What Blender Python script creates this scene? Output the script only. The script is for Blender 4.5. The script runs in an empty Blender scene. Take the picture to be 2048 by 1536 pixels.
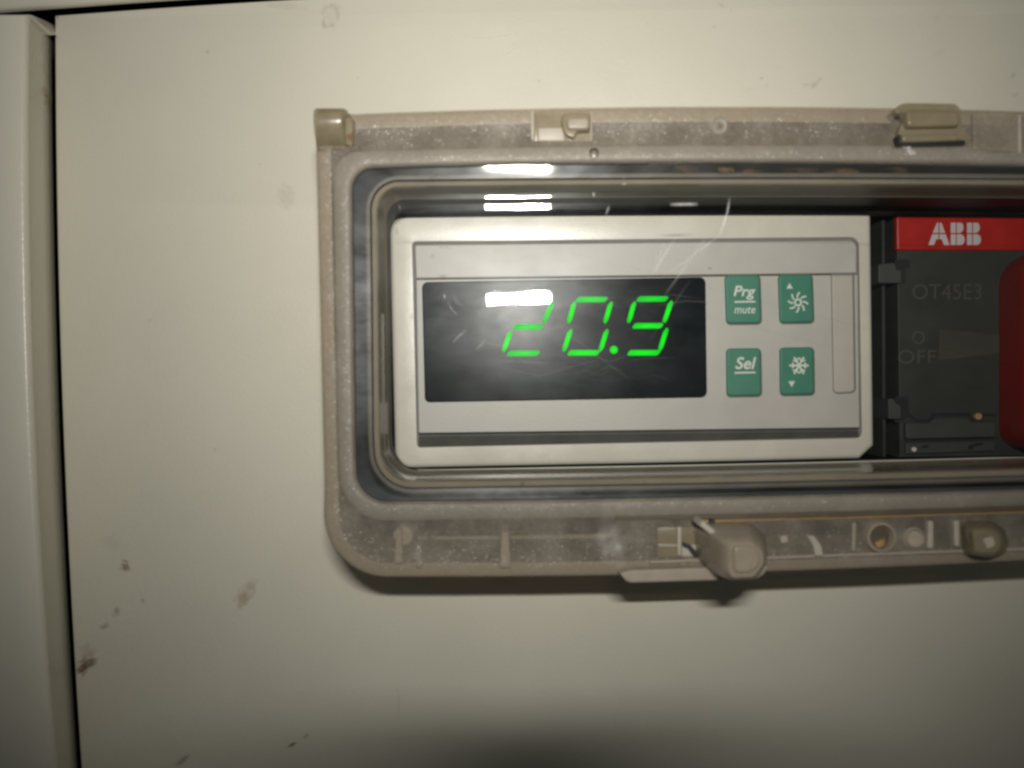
import bpy, math, random
import numpy as np
from mathutils import Vector, Matrix

# ------------------------------------------------------------------ camera, light, exposure
D = 172.0            # camera distance from the cabinet door, mm
S = 0.0855           # mm on the door per photo pixel
ROLL = math.radians(1.0)
MM = 0.001
sc = bpy.context.scene
C = sc.collection
cam_d = bpy.data.cameras.new('camera'); cam = bpy.data.objects.new('camera', cam_d); C.objects.link(cam)
cam_d.sensor_width = 36.0
cam_d.lens = 36.0 * D / (2 * 1024 * S)
cam_d.clip_start = 0.002; cam_d.clip_end = 20
cam.matrix_world = Matrix.Translation((0, -D*MM, 0)) @ Matrix.Rotation(math.pi/2, 4, 'X') @ Matrix.Rotation(-ROLL, 4, 'Z')
cam_d.dof.use_dof = True
cam_d.dof.focus_distance = (D + 1) * MM
cam_d.dof.aperture_fstop = 20.0
sc.camera = cam

w = bpy.data.worlds.new('World'); sc.world = w; w.use_nodes = True
w.node_tree.nodes['Background'].inputs['Color'].default_value = (0.95, 0.97, 0.90, 1)
w.node_tree.nodes['Background'].inputs['Strength'].default_value = 0.034

FLASH = Vector((2.6, -(D + 45), 28.0)) * MM
fl = bpy.data.lights.new('camera_flash', 'AREA'); fl.shape = 'RECTANGLE'
fl.size = 0.020; fl.size_y = 0.0024; fl.energy = 0.068; fl.color = (1.0, 0.965, 0.90)
fl.spread = math.radians(70)
flo = bpy.data.objects.new('camera_flash', fl); C.objects.link(flo)
flo.location = FLASH
aim = Vector((4.0, 0, 40.0)) * MM
flo.rotation_euler = (aim - FLASH).to_track_quat('-Z', 'Y').to_euler()

sc.view_settings.view_transform = 'Standard'
sc.view_settings.look = 'None'
sc.view_settings.exposure = 0.0
sc.view_settings.gamma = 1.0
sc.render.engine = 'CYCLES'
sc.cycles.use_denoising = True
sc.cycles.max_bounces = 12
sc.cycles.transparent_max_bounces = 24
sc.cycles.filter_width = 2.7
sc.cycles.sample_clamp_indirect = 4.0

# ------------------------------------------------------------------ helpers
rnd = random.Random(7)
co, si = math.cos(ROLL), math.sin(ROLL)
def W(px, py, dref, d=None):
    """photo point lying dref mm in front of the door -> world (metres), optionally pushed back to depth d"""
    k = S * (D - dref) / D
    u, v = (px - 1024) * k, (768 - py) * k
    return Vector((u*co + v*si, -(dref if d is None else d), -u*si + v*co)) * MM

def setup(o, label=None, cat=None, kind=None, group=None):
    if label: o['label'] = label
    if cat: o['category'] = cat
    if kind: o['kind'] = kind
    if group: o['group'] = group
    return o

WL = {}
def empty(name, loc, label, cat):
    o = bpy.data.objects.new(name, None); C.objects.link(o); o.location = loc
    o.empty_display_size = 0.01
    WL[o.name] = Vector(loc)
    return setup(o, label, cat)

def mk(name, verts, faces, mat, parent=None, smooth=30, label=None, attr=None):
    c = sum((Vector(v) for v in verts), Vector()) / len(verts)
    me = bpy.data.meshes.new(name)
    me.from_pydata([tuple(Vector(v) - c) for v in verts], [], faces)
    me.validate(); me.update()
    if attr is not None:
        a = me.attributes.new('cover', 'FLOAT', 'POINT')
        a.data.foreach_set('value', np.asarray(attr, dtype=np.float32))
    if smooth:
        me.polygons.foreach_set('use_smooth', [True]*len(me.polygons))
        me.set_sharp_from_angle(angle=math.radians(smooth))
    for p in me.polygons:
        if p.loop_total > 4: p.use_smooth = False
    me.materials.append(mat)
    o = bpy.data.objects.new(name, me); C.objects.link(o)
    WL[o.name] = c
    if parent is not None:
        o.parent = parent; o.location = c - WL[parent.name]
    else:
        o.location = c
    if label: o['label'] = label
    return o

def loft(rings, first=False, last=False, closed=True):
    n = len(rings[0]); V = []; F = []
    for r in rings:
        assert len(r) == n
        V += list(r)
    m = n if closed else n-1
    for k in range(len(rings)-1):
        a, b = k*n, (k+1)*n
        for i in range(m):
            j = (i+1) % n
            F.append((a+i, a+j, b+j, b+i))
    if first: F.append(tuple(range(n-1, -1, -1)))
    if last: F.append(tuple(range((len(rings)-1)*n, len(rings)*n)))
    return V, F

def area2(p):
    return sum(p[i][0]*p[(i+1) % len(p)][1] - p[(i+1) % len(p)][0]*p[i][1] for i in range(len(p)))
def inset(p, e):
    n = len(p); out = []; s = 1 if area2(p) > 0 else -1
    for i in range(n):
        a, b, c = p[i-1], p[i], p[(i+1) % n]
        d1 = (b[0]-a[0], b[1]-a[1]); d2 = (c[0]-b[0], c[1]-b[1])
        l1 = math.hypot(*d1) or 1e-9; l2 = math.hypot(*d2) or 1e-9
        n1 = (-d1[1]/l1*s, d1[0]/l1*s); n2 = (-d2[1]/l2*s, d2[0]/l2*s)
        k = 1 + n1[0]*n2[0] + n1[1]*n2[1]
        k = max(k, 0.35)
        out.append((b[0] + e*(n1[0]+n2[0])/k, b[1] + e*(n1[1]+n2[1])/k))
    return out

def rounded(pts, r, n=5):
    """round the corners of a polygon of photo points"""
    m = len(pts); out = []
    rs = r if isinstance(r, (list, tuple)) else [r]*m
    for i in range(m):
        a, b, c = Vector(pts[i-1]), Vector(pts[i]), Vector(pts[(i+1) % m])
        if rs[i] <= 0: out.append(tuple(b)); continue
        u, v = (a-b), (c-b)
        rr = min(rs[i], u.length*0.49, v.length*0.49)
        p0, p2 = b + u.normalized()*rr, b + v.normalized()*rr
        for k in range(n+1):
            t = k/n
            # circle-like rational quadratic
            wgt = 0.7071
            den = (1-t)**2 + 2*wgt*t*(1-t) + t*t
            q = (p0*(1-t)**2 + b*2*wgt*t*(1-t) + p2*t*t)/den
            out.append((q[0], q[1]))
    return out
def rect(x0, y0, x1, y1): return [(x0, y0), (x1, y0), (x1, y1), (x0, y1)]

def prism(name, pts, d0, d1, bev, mat, parent, smooth=40, label=None, seg=3, back=False, draft=0.0):
    """solid outline: pts are photo points of its front outline at depth d1; bev in photo pixels"""
    b = bev * S
    rings = [[W(x, y, d1, d0) for x, y in (inset(pts, -draft) if draft else pts)]]
    if bev > 0:
        for k in range(seg+1):
            t = k/seg*math.pi/2
            q = inset(pts, bev*(1-math.cos(t)))
            rings.append([W(x, y, d1, d1 - b*(1-math.sin(t))) for x, y in q])
    else:
        rings.append([W(x, y, d1) for x, y in pts])
    V, F = loft(rings, first=back, last=True)
    return mk(name, V, F, mat, parent, smooth, label)

def flat(name, polys, d, mat, parent, label=None):
    """flat print: several polygons in one sheet"""
    V = []; F = []
    for i, p in enumerate(polys):
        o = len(V); V += [W(x, y, d + 0.0025*i) for x, y in p]; F.append(tuple(range(o, o+len(p))))
    return mk(name, V, F, mat, parent, 0, label)

def circ(cx, cy, r, n=20, ry=None):
    ry = r if ry is None else ry
    return [(cx + r*math.cos(2*math.pi*i/n), cy + ry*math.sin(2*math.pi*i/n)) for i in range(n)]
def stroke(a, b, wd):
    (x0, y0), (x1, y1) = a, b
    l = math.hypot(x1-x0, y1-y0) or 1; nx, ny = -(y1-y0)/l*wd/2, (x1-x0)/l*wd/2
    return [(x0+nx, y0+ny), (x1+nx, y1+ny), (x1-nx, y1-ny), (x0-nx, y0-ny)]

def lettering(name, s, box, d, mat, parent, shear=0.0, bold=0.0, skew=0.0):
    cu = bpy.data.curves.new(name, 'FONT'); cu.body = s; cu.size = 1; cu.shear = shear; cu.offset = bold
    cu.resolution_u = 4; cu.fill_mode = 'FRONT'
    to = bpy.data.objects.new('tmp', cu); C.objects.link(to)
    dg = bpy.context.evaluated_depsgraph_get(); dg.update()
    me = bpy.data.meshes.new_from_object(to.evaluated_get(dg))
    co_ = np.array([v.co[:2] for v in me.vertices]); F = [tuple(p.vertices) for p in me.polygons]
    bpy.data.objects.remove(to); bpy.data.curves.remove(cu); bpy.data.meshes.remove(me)
    mn, mx = co_.min(0), co_.max(0)
    x0, y0, x1, y1 = box
    V = []
    for x, y in co_:
        fx = (x-mn[0])/(mx[0]-mn[0]); fy = (y-mn[1])/(mx[1]-mn[1])
        V.append(W(x0 + fx*(x1-x0), y1 - fy*(y1-y0) + skew*fx, d))
    return mk(name, V, F, mat, parent, 0)

# smooth curve through photo points
class Fn:
    def __init__(self, pts, deg=2):
        self.lo, self.hi = min(p[0] for p in pts), max(p[0] for p in pts)
        self.c = np.polyfit([p[0]/1000 for p in pts], [p[1] for p in pts], deg)
    def __call__(self, x): return float(np.polyval(self.c, x/1000))

RIGHT = 2780
def ring(lt, lb, top, bot, rt, rb, right=RIGHT, nx=36, na=10, nl=14):
    T, B = Fn(top), Fn(bot)
    L = lambda y: lt + (lb-lt)*(y-400)/600
    P = []
    xbl = L(T(800)+700) + rb
    for i in range(nx+1):
        x = right + (xbl-right)*i/nx; P.append((x, B(x)))
    cy = B(xbl) - rb
    for i in range(1, na+1):
        t = math.pi/2*i/na
        y = cy + rb*math.cos(t); P.append((xbl - rb*math.sin(t) + (L(y)-L(cy))*(math.sin(t)), y))
    xt = L(T(800)+60)
    ytop = T(xt+rt) + rt
    for i in range(1, nl+1):
        y = cy + (ytop-cy)*i/nl; P.append((L(y), y))
    x0 = L(ytop)
    for i in range(1, na+1):
        t = math.pi/2*i/na
        P.append((x0 + rt*(1-math.cos(t)), ytop - rt*math.sin(t)))
    for i in range(1, nx+1):
        x = (x0+rt) + (right-(x0+rt))*i/nx; P.append((x, T(x)))
    return P
def R(pts, dref, d=None): return [W(x, y, dref, d) for x, y in pts]

# ------------------------------------------------------------------ materials
def newmat(name):
    m = bpy.data.materials.new(name); m.use_nodes = True
    nt = m.node_tree; nt.nodes.clear()
    out = nt.nodes.new('ShaderNodeOutputMaterial')
    return m, nt, out
def N(nt, t, **kw):
    n = nt.nodes.new(t)
    for k, v in kw.items():
        if k in n.inputs.keys() if isinstance(k, str) else False: n.inputs[k].default_value = v
        else: setattr(n, k, v)
    return n
def noise(nt, scale, detail=3.0, rough=0.55, obj=True):
    tc = N(nt, 'ShaderNodeTexCoord'); n = N(nt, 'ShaderNodeTexNoise')
    n.inputs['Scale'].default_value = scale; n.inputs['Detail'].default_value = detail; n.inputs['Roughness'].default_value = rough
    nt.links.new(tc.outputs['Object'], n.inputs['Vector'])
    return n
def ramp(nt, src, a, b, ca, cb):
    r = N(nt, 'ShaderNodeValToRGB'); r.color_ramp.elements[0].position = a; r.color_ramp.elements[1].position = b
    r.color_ramp.elements[0].color = ca if len(ca) == 4 else (*ca, 1); r.color_ramp.elements[1].color = cb if len(cb) == 4 else (*cb, 1)
    nt.links.new(src, r.inputs['Fac']); return r
def g(v): return (v, v, v)
def sh(c, k): return tuple(min(1, x*k) for x in c)

def plastic(name, col, rough=0.45, spec=0.5, mottle=0.10, scale=180.0, bump=0.0, bscale=1500.0, see=0.0, tint=(1, 1, 1), rmottle=0.1):
    m, nt, out = newmat(name)
    p = N(nt, 'ShaderNodeBsdfPrincipled')
    n = noise(nt, scale, 4.0, 0.6)
    r = ramp(nt, n.outputs['Fac'], 0.3, 0.72, sh(col, 1-mottle), sh(col, 1+mottle*0.6))
    nt.links.new(r.outputs['Color'], p.inputs['Base Color'])
    rr = ramp(nt, n.outputs['Fac'], 0.3, 0.7, g(max(0.02, rough-rmottle*0.5)), g(min(1, rough+rmottle*0.5)))
    nt.links.new(rr.outputs['Color'], p.inputs['Roughness'])
    p.inputs['Specular IOR Level'].default_value = spec
    if bump:
        bn = noise(nt, bscale, 2.0, 0.5); b = N(nt, 'ShaderNodeBump')
        b.inputs['Strength'].default_value = bump; b.inputs['Distance'].default_value = 0.0002
        nt.links.new(bn.outputs['Fac'], b.inputs['Height']); nt.links.new(b.outputs['Normal'], p.inputs['Normal'])
    if see > 0:
        t = N(nt, 'ShaderNodeBsdfTransparent'); t.inputs['Color'].default_value = (*tint, 1)
        mx = N(nt, 'ShaderNodeMixShader'); mx.inputs['Fac'].default_value = 1-see
        nt.links.new(t.outputs[0], mx.inputs[1]); nt.links.new(p.outputs[0], mx.inputs[2])
        nt.links.new(mx.outputs[0], out.inputs['Surface'])
    else:
        nt.links.new(p.outputs[0], out.inputs['Surface'])
    return m

def frosted(name, col, see=0.3, sparkle=0.10, cells=3700.0):
    """sparkling spark-eroded translucent plastic"""
    m, nt, out = newmat(name)
    L = nt.links.new
    p = N(nt, 'ShaderNodeBsdfPrincipled')
    n = noise(nt, 150.0, 5.0, 0.65); n2 = noise(nt, 1400.0, 3.0, 0.6)
    r = ramp(nt, n.outputs['Fac'], 0.28, 0.75, sh(col, 0.84), sh(col, 1.12))
    r2 = ramp(nt, n2.outputs['Fac'], 0.3, 0.7, g(0.86), g(1.0))
    mu = N(nt, 'ShaderNodeMix', data_type='RGBA', blend_type='MULTIPLY'); mu.inputs['Factor'].default_value = 1
    L(r.outputs['Color'], mu.inputs['A']); L(r2.outputs['Color'], mu.inputs['B'])
    L(mu.outputs['Result'], p.inputs['Base Color'])
    p.inputs['Roughness'].default_value = 0.42; p.inputs['Specular IOR Level'].default_value = 0.45
    bn = N(nt, 'ShaderNodeBump'); bn.inputs['Strength'].default_value = 0.35; bn.inputs['Distance'].default_value = 0.0003
    L(n2.outputs['Fac'], bn.inputs['Height']); L(bn.outputs['Normal'], p.inputs['Normal'])
    # facets: every grain has its own tilt
    tc = N(nt, 'ShaderNodeTexCoord'); vo = N(nt, 'ShaderNodeTexVoronoi'); vo.inputs['Scale'].default_value = cells
    L(tc.outputs['Object'], vo.inputs['Vector'])
    sub = N(nt, 'ShaderNodeVectorMath', operation='SUBTRACT'); sub.inputs[1].default_value = (0.5, 0.5, 0.5)
    L(vo.outputs['Color'], sub.inputs[0])
    scv = N(nt, 'ShaderNodeVectorMath', operation='SCALE'); scv.inputs['Scale'].default_value = 0.52
    L(sub.outputs[0], scv.inputs[0])
    ge = N(nt, 'ShaderNodeNewGeometry'); ad = N(nt, 'ShaderNodeVectorMath', operation='ADD')
    L(ge.outputs['Normal'], ad.inputs[0]); L(scv.outputs[0], ad.inputs[1])
    nm = N(nt, 'ShaderNodeVectorMath', operation='NORMALIZE'); L(ad.outputs[0], nm.inputs[0])
    gl = N(nt, 'ShaderNodeBsdfAnisotropic'); gl.inputs['Roughness'].default_value = 0.40
    L(nm.outputs[0], gl.inputs['Normal'])
    cell = ramp(nt, vo.outputs['Distance'], 0.15, 0.42, g(sparkle), g(0.0)); L(vo.outputs['Distance'], cell.inputs['Fac'])
    ms = N(nt, 'ShaderNodeMixShader'); L(cell.outputs['Color'], ms.inputs['Fac'])
    L(p.outputs[0], ms.inputs[1]); L(gl.outputs[0], ms.inputs[2])
    t = N(nt, 'ShaderNodeBsdfTransparent'); t.inputs['Color'].default_value = (1.0, 0.95, 0.86, 1)
    mx = N(nt, 'ShaderNodeMixShader')
    rs = ramp(nt, n.outputs['Fac'], 0.3, 0.7, g(1-see*1.25), g(1-see*0.75)); L(rs.outputs['Color'], mx.inputs['Fac'])
    L(t.outputs[0], mx.inputs[1]); L(ms.outputs[0], mx.inputs[2])
    L(mx.outputs[0], out.inputs['Surface'])
    return m

def clear(name, tint, haze=0.03, hazescale=90.0, hrough=0.38, refl=1.0, rough=0.02, hcol=(0.75, 0.78, 0.8), wavy=0.0):
    """clear sheet: see-through, mirror-like by Fresnel, dusty haze that scatters light"""
    m, nt, out = newmat(name); L = nt.links.new
    t = N(nt, 'ShaderNodeBsdfTransparent'); t.inputs['Color'].default_value = (*tint, 1)
    gl = N(nt, 'ShaderNodeBsdfAnisotropic'); gl.inputs['Roughness'].default_value = rough
    if wavy:      # the moulded sheet is never quite flat, so reflections waver
        wt = N(nt, 'ShaderNodeTexCoord'); wm = N(nt, 'ShaderNodeMapping'); wm.inputs['Scale'].default_value = (0.35, 1, 1.6)
        wn = N(nt, 'ShaderNodeTexNoise'); wn.inputs['Scale'].default_value = 700.0; wn.inputs['Detail'].default_value = 3.0
        wb = N(nt, 'ShaderNodeBump'); wb.inputs['Strength'].default_value = 1.0; wb.inputs['Distance'].default_value = wavy
        L(wt.outputs['Object'], wm.inputs['Vector']); L(wm.outputs[0], wn.inputs['Vector']); L(wn.outputs['Fac'], wb.inputs['Height']); L(wb.outputs['Normal'], gl.inputs['Normal'])
    fr = N(nt, 'ShaderNodeFresnel'); fr.inputs['IOR'].default_value = 1.5
    mf = N(nt, 'ShaderNodeMath', operation='MULTIPLY'); mf.inputs[1].default_value = refl; L(fr.outputs[0], mf.inputs[0])
    a = N(nt, 'ShaderNodeMixShader'); L(mf.outputs[0], a.inputs['Fac']); L(t.outputs[0], a.inputs[1]); L(gl.outputs[0], a.inputs[2])
    hz = N(nt, 'ShaderNodeBsdfAnisotropic'); hz.inputs['Roughness'].default_value = hrough; hz.inputs['Color'].default_value = (*hcol, 1)
    df = N(nt, 'ShaderNodeBsdfDiffuse'); df.inputs['Color'].default_value = (*hcol, 1)
    hm = N(nt, 'ShaderNodeMixShader'); hm.inputs['Fac'].default_value = 0.42; L(hz.outputs[0], hm.inputs[1]); L(df.outputs[0], hm.inputs[2])
    n = noise(nt, hazescale, 6.0, 0.7)
    mp = N(nt, 'ShaderNodeMapping'); mp.inputs['Scale'].default_value = (0.6, 1, 1.5); mp.inputs['Rotation'].default_value = (0, 0.35, 0)
    tc = N(nt, 'ShaderNodeTexCoord'); L(tc.outputs['Object'], mp.inputs['Vector']); L(mp.outputs[0], n.inputs['Vector'])
    r = ramp(nt, n.outputs['Fac'], 0.38, 0.75, g(haze*0.25), g(haze*1.6))
    b = N(nt, 'ShaderNodeMixShader'); L(r.outputs['Color'], b.inputs['Fac']); L(a.outputs[0], b.inputs[1]); L(hm.outputs[0], b.inputs[2])
    L(b.outputs[0], out.inputs['Surface'])
    return m

def decal(name, col, rough=0.7):
    m, nt, out = newmat(name); L = nt.links.new
    p = N(nt, 'ShaderNodeBsdfPrincipled'); p.inputs['Base Color'].default_value = (*col, 1); p.inputs['Roughness'].default_value = rough
    p.inputs['Specular IOR Level'].default_value = 0.3
    t = N(nt, 'ShaderNodeBsdfTransparent'); at = N(nt, 'ShaderNodeAttribute'); at.attribute_name = 'cover'
    mx = N(nt, 'ShaderNodeMixShader'); L(at.outputs['Fac'], mx.inputs['Fac']); L(t.outputs[0], mx.inputs[1]); L(p.outputs[0], mx.inputs[2])
    L(mx.outputs[0], out.inputs['Surface']); return m

def glow(name, col, strength):
    """lit LED bar: hottest in its middle"""
    m, nt, out = newmat(name); L = nt.links.new
    e = N(nt, 'ShaderNodeEmission'); tc = N(nt, 'ShaderNodeTexCoord')
    d = N(nt, 'ShaderNodeVectorMath', operation='DISTANCE'); d.inputs[1].default_value = (0.5, 0.5, 0.5)
    L(tc.outputs['Generated'], d.inputs[0])
    r = ramp(nt, d.outputs['Value'], 0.12, 0.72, sh(col, 1.0), (col[0], col[1]*0.60, col[2]+0.012))
    L(r.outputs['Color'], e.inputs['Color'])
    e.inputs['Strength'].default_value = strength
    L(e.outputs[0], out.inputs['Surface'])
    return m

M = dict(
    paint=plastic('cream_paint', (0.715, 0.69, 0.58), 0.29, 0.5, 0.06, 22.0, 0.22, 1500.0, rmottle=0.08),
    dark=plastic('dark_interior', (0.012, 0.013, 0.015), 0.6, 0.3),
    carc=plastic('carcass_brown', (0.035, 0.030, 0.026), 0.6, 0.3),
    flange=plastic('grey_flange', (0.30, 0.275, 0.23), 0.5, 0.4, 0.2),
    frost=frosted('frosted_plastic', (0.36, 0.325, 0.265), 0.54, 0.22),
    skirt=plastic('frosted_rim', (0.46, 0.405, 0.325), 0.5, 0.4, 0.12, 300.0, 0.2, 1800.0, see=0.20, tint=(1, .86, .66)),
    ringp=plastic('grey_ring', (0.30, 0.30, 0.305), 0.5, 0.4, 0.12, 260.0, 0.1),
    rib=plastic('pale_rib', (0.58, 0.53, 0.45), 0.45, 0.5, 0.14, 300.0, 0.1, see=0.3),
    bevel=clear('clear_bevel', (0.80, 0.84, 0.88), 0.022, 120.0, 0.30, 1.0, 0.03),
    pane=clear('clear_pane', (0.93, 0.945, 0.94), 0.009, 60.0, 0.24, 1.0, 0.010, wavy=3.0e-6),
    wall=plastic('pocket_wall', (0.42, 0.355, 0.26), 0.14, 0.8, 0.15, 140.0, rmottle=0.06, see=0.28, tint=(1, .92, .78)),
    wallm=plastic('pocket_wall_dull', (0.40, 0.33, 0.235), 0.45, 0.5, 0.15, 140.0, see=0.3, tint=(1, .92, .78)),
    olive=plastic('olive_clear', (0.30, 0.26, 0.17), 0.22, 0.6, 0.18, 260.0, 0.05, 900.0, see=0.30, tint=(0.8, 0.7, 0.5)),
    latch=plastic('tan_latch', (0.36, 0.31, 0.235), 0.26, 0.6, 0.14, 220.0, 0.05, 900.0, see=0.14, tint=(0.9, 0.8, 0.65)),
    bezel=plastic('white_bezel', (0.72, 0.67, 0.575), 0.26, 0.5, 0.06, 120.0, 0.05, 2000.0),
    face=plastic('grey_face', (0.53, 0.50, 0.455), 0.45, 0.45, 0.07, 140.0, 0.12, 2600.0),
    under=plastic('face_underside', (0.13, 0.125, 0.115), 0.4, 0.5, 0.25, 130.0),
    seam=plastic('seam_dark', (0.24, 0.22, 0.20), 0.7, 0.2),
    strip=plastic('blank_strip', (0.54, 0.495, 0.43), 0.45, 0.45, 0.06, 120.0, 0.1, 2600.0),
    screen=plastic('display_black', (0.005, 0.009, 0.011), 0.24, 0.07, 0.5, 120.0, 0.0, 500.0, rmottle=0.08),
    green=plastic('green_button', (0.045, 0.225, 0.145), 0.42, 0.45, 0.10, 160.0, 0.06, 2000.0),
    white=plastic('white_print', (0.74, 0.76, 0.70), 0.6, 0.3, 0.05),
    led=glow('green_led', (0.0, 1.0, 0.004), 1.04),
    led_dim=glow('green_led_dim', (0.002, 0.82, 0.018), 1.04),
    red=plastic('red_label', (0.46, 0.014, 0.008), 0.38, 0.5, 0.15, 160.0),
    red_handle=plastic('red_handle', (0.25, 0.007, 0.003), 0.40, 0.5, 0.2, 90.0),
    switch=plastic('grey_switch', (0.036, 0.039, 0.034), 0.5, 0.30, 0.18, 160.0, 0.08, 2000.0),
    switch2=plastic('grey_terminal', (0.052, 0.055, 0.050), 0.5, 0.4, 0.18, 160.0),
    print=plastic('faded_print', (0.078, 0.073, 0.056), 0.6, 0.3, 0.1),
    wedge=plastic('pointer_print', (0.056, 0.056, 0.042), 0.55, 0.3, 0.15),
    logo=plastic('silver_logo', (0.66, 0.58, 0.58), 0.4, 0.5, 0.08),
    black=plastic('black_rubber', (0.012, 0.012, 0.012), 0.5, 0.4),
    rust=plastic('rust', (0.10, 0.045, 0.02), 0.9, 0.1, 0.4, 2000.0),
    amber=plastic('amber_edge', (0.42, 0.27, 0.11), 0.35, 0.5, 0.2),
    groove=plastic('brown_groove', (0.10, 0.075, 0.05), 0.5, 0.4, 0.2),
    d_brown=decal('brown_smudge', (0.21, 0.11, 0.055)),
    d_tan=decal('tan_smudge', (0.36, 0.23, 0.125)),
    d_black=decal('black_scuff', (0.03, 0.025, 0.035)),
    d_grey=decal('grey_dust', (0.72, 0.73, 0.74)),
    d_white=decal('white_scratch', (0.85, 0.83, 0.80)),
)

def fbm(x, y, seed):
    r = np.random.RandomState(seed); z = np.zeros_like(x); a = 1.0; f = 1.0
    for o in range(5):
        for k in range(3):
            th = r.uniform(0, 2*math.pi); ph = r.uniform(0, 6.28)
            z += a*np.sin(f*(x*math.cos(th)+y*math.sin(th))*3.2 + ph)/3
        a *= 0.62; f *= 1.9
    return z
def smudge(parent, name, px, py, wd, ht, ang, mat, strength, d, seed, ringy=0.0, rag=0.55, n=22, label=None):
    """a thin film of dirt with ragged edges; thins out to nothing"""
    t = np.linspace(-1, 1, n); X, Y = np.meshgrid(t, t)
    z = fbm(X*1.6, Y*1.6, seed)
    r = np.sqrt(X*X + Y*Y) + rag*0.45*z
    a = np.clip(1.15 - 1.5*r, 0, 1)
    if ringy: a = a*(1-ringy) + ringy*np.clip(1 - np.abs(r-0.55)*4.5, 0, 1)
    a = a*(0.65 + 0.35*fbm(X*4, Y*4, seed+5)); a[np.sqrt(X*X+Y*Y) > 0.98] = 0
    a = np.clip(a*strength, 0, 0.97)
    ca, sa = math.cos(ang), math.sin(ang)
    V = [W(px + (u*wd/2)*ca - (v*ht/2)*sa, py + (u*wd/2)*sa + (v*ht/2)*ca, d) for v in t for u in t]
    F = [(j*n+i, j*n+i+1, (j+1)*n+i+1, (j+1)*n+i) for j in range(n-1) for i in range(n-1)]
    return mk(name, V, F, mat, parent, 0, label, attr=a.ravel())
def scratch(parent, name, pts, wd, mat, strength, d):
    V = []; F = []; A = []
    P = [Vector(p) for p in pts]
    m = 14; Q = []
    for i in range(m+1):
        t = i/m*(len(P)-1); k = min(int(t), len(P)-2); f = t-k
        Q.append(P[k]*(1-f) + P[k+1]*f)
    for i, q in enumerate(Q):
        tg = (Q[min(i+1, m)] - Q[max(i-1, 0)]).normalized(); nn = Vector((-tg[1], tg[0]))
        fade = math.sin(math.pi*(0.08+0.84*i/m))
        for s_, al in ((-1, 0.0), (0, 1.0), (1, 0.0)):
            e = q + nn*s_*wd/2; V.append(W(e[0], e[1], d)); A.append(al*strength*fade*(0.6+0.4*rnd.random()))
    for i in range(m):
        for k in range(2):
            a = i*3+k; F.append((a, a+1, a+4, a+3))
    return mk(name, V, F, mat, parent, 0, attr=A)

# ------------------------------------------------------------------ cabinet
GAP = Fn([(30, 106), (300, 106), (600, 112), (900, 124), (1200, 138), (1536, 157)])
HIL = Fn([(0, 60), (300, 53), (640, 60), (1000, 78), (1300, 96), (1536, 112)])
DTOP = Fn([(110, 27.5), (300, 14), (400, 6), (800, -16), (1400, -34), (2048, -34)])
FAR_R, FAR_B = 2980, 2150

# outlines of the clear cover (photo points)
R0 = ring(634, 648.5, [(700, 228), (1000, 218), (1400, 213), (1800, 216), (2048, 222)], [(780, 1155.5), (1100, 1154), (1240, 1151), (1548, 1145), (2048, 1123)], 14, 125)
R07 = ring(667, 679, [(755, 301), (1000, 294), (1400, 290), (1800, 291), (2048, 294)], [(780, 1040), (1100, 1037), (1300, 1033), (1548, 1026), (2048, 1013)], 52, 92, right=RIGHT-60)
R1 = ring(704, 711, [(755, 336), (1000, 327), (1400, 325), (1548, 326), (2048, 331)], [(780, 1003), (1100, 1001), (1548, 991), (2048, 980)], 45, 62, right=RIGHT-100)
R2 = ring(741, 747, [(850, 359), (1100, 357), (1300, 356), (1548, 354), (2048, 357)], [(850, 976), (1100, 973), (1548, 964), (2048, 952)], 55, 74, right=RIGHT-140)
H = 32.0

# main door: sheet with an opening behind the cover
cab = empty('cabinet_door', W(1024, 768, 0), 'large cream painted cabinet door carrying the clear cover, spotted with brown smudges', 'door')
hole = ring(742, 748, [(850, 362), (1300, 358), (2048, 359)], [(850, 972), (1548, 961), (2048, 949)], 55, 74, right=RIGHT-140)
hole_w = [W(x, y, H-2.5, 0) for x, y in hole]
# outer border with the same number of points
nx, na, nl = 36, 10, 14
ob = []
xl_b, xl_t = GAP(FAR_B)+1, GAP(30)+1
for i in range(nx+1): ob.append((FAR_R + (GAP(FAR_B)+1-FAR_R)*i/nx, FAR_B))
for i in range(1, na+1): y = FAR_B - (FAR_B-1500)*i/na; ob.append((GAP(y)+1, y))
for i in range(1, nl+1): y = 1500 + (100-1500)*i/nl; ob.append((GAP(y)+1, y))
for i in range(1, na+1):
    y = 100 + (DTOP(111)-100)*i/na; ob.append((GAP(y)+1, y))
for i in range(1, nx+1):
    x = 110 + (FAR_R-110)*i/nx; ob.append((x, DTOP(x)))
def Rw(p, d): return [W(x, y, 0, d) for x, y in p]
V, F = loft([Rw(ob, -28), Rw(ob, -1.0), Rw(inset(ob, 3.5), -0.3), Rw(inset(ob, 11), 0.0)])
o1 = 3*len(ob); o2 = len(V); V += hole_w; o3 = len(V); V += [v + Vector((0, 2.0*MM, 0)) for v in hole_w]
nh = len(hole_w); F += [(o2+i, o2+(i+1) % nh, o3+(i+1) % nh, o3+i) for i in range(nh)]
from mathutils.geometry import tessellate_polygon
loops = [[Vector((V[o1+i].x*1000, V[o1+i].z*1000, 0)) for i in range(len(ob))], [Vector((v.x*1000, v.z*1000, 0)) for v in hole_w]]
F += [tuple(o1 + k for k in t) for t in tessellate_polygon(loops)]
mk('door_sheet', V, F, M['paint'], cab, 40)

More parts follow.
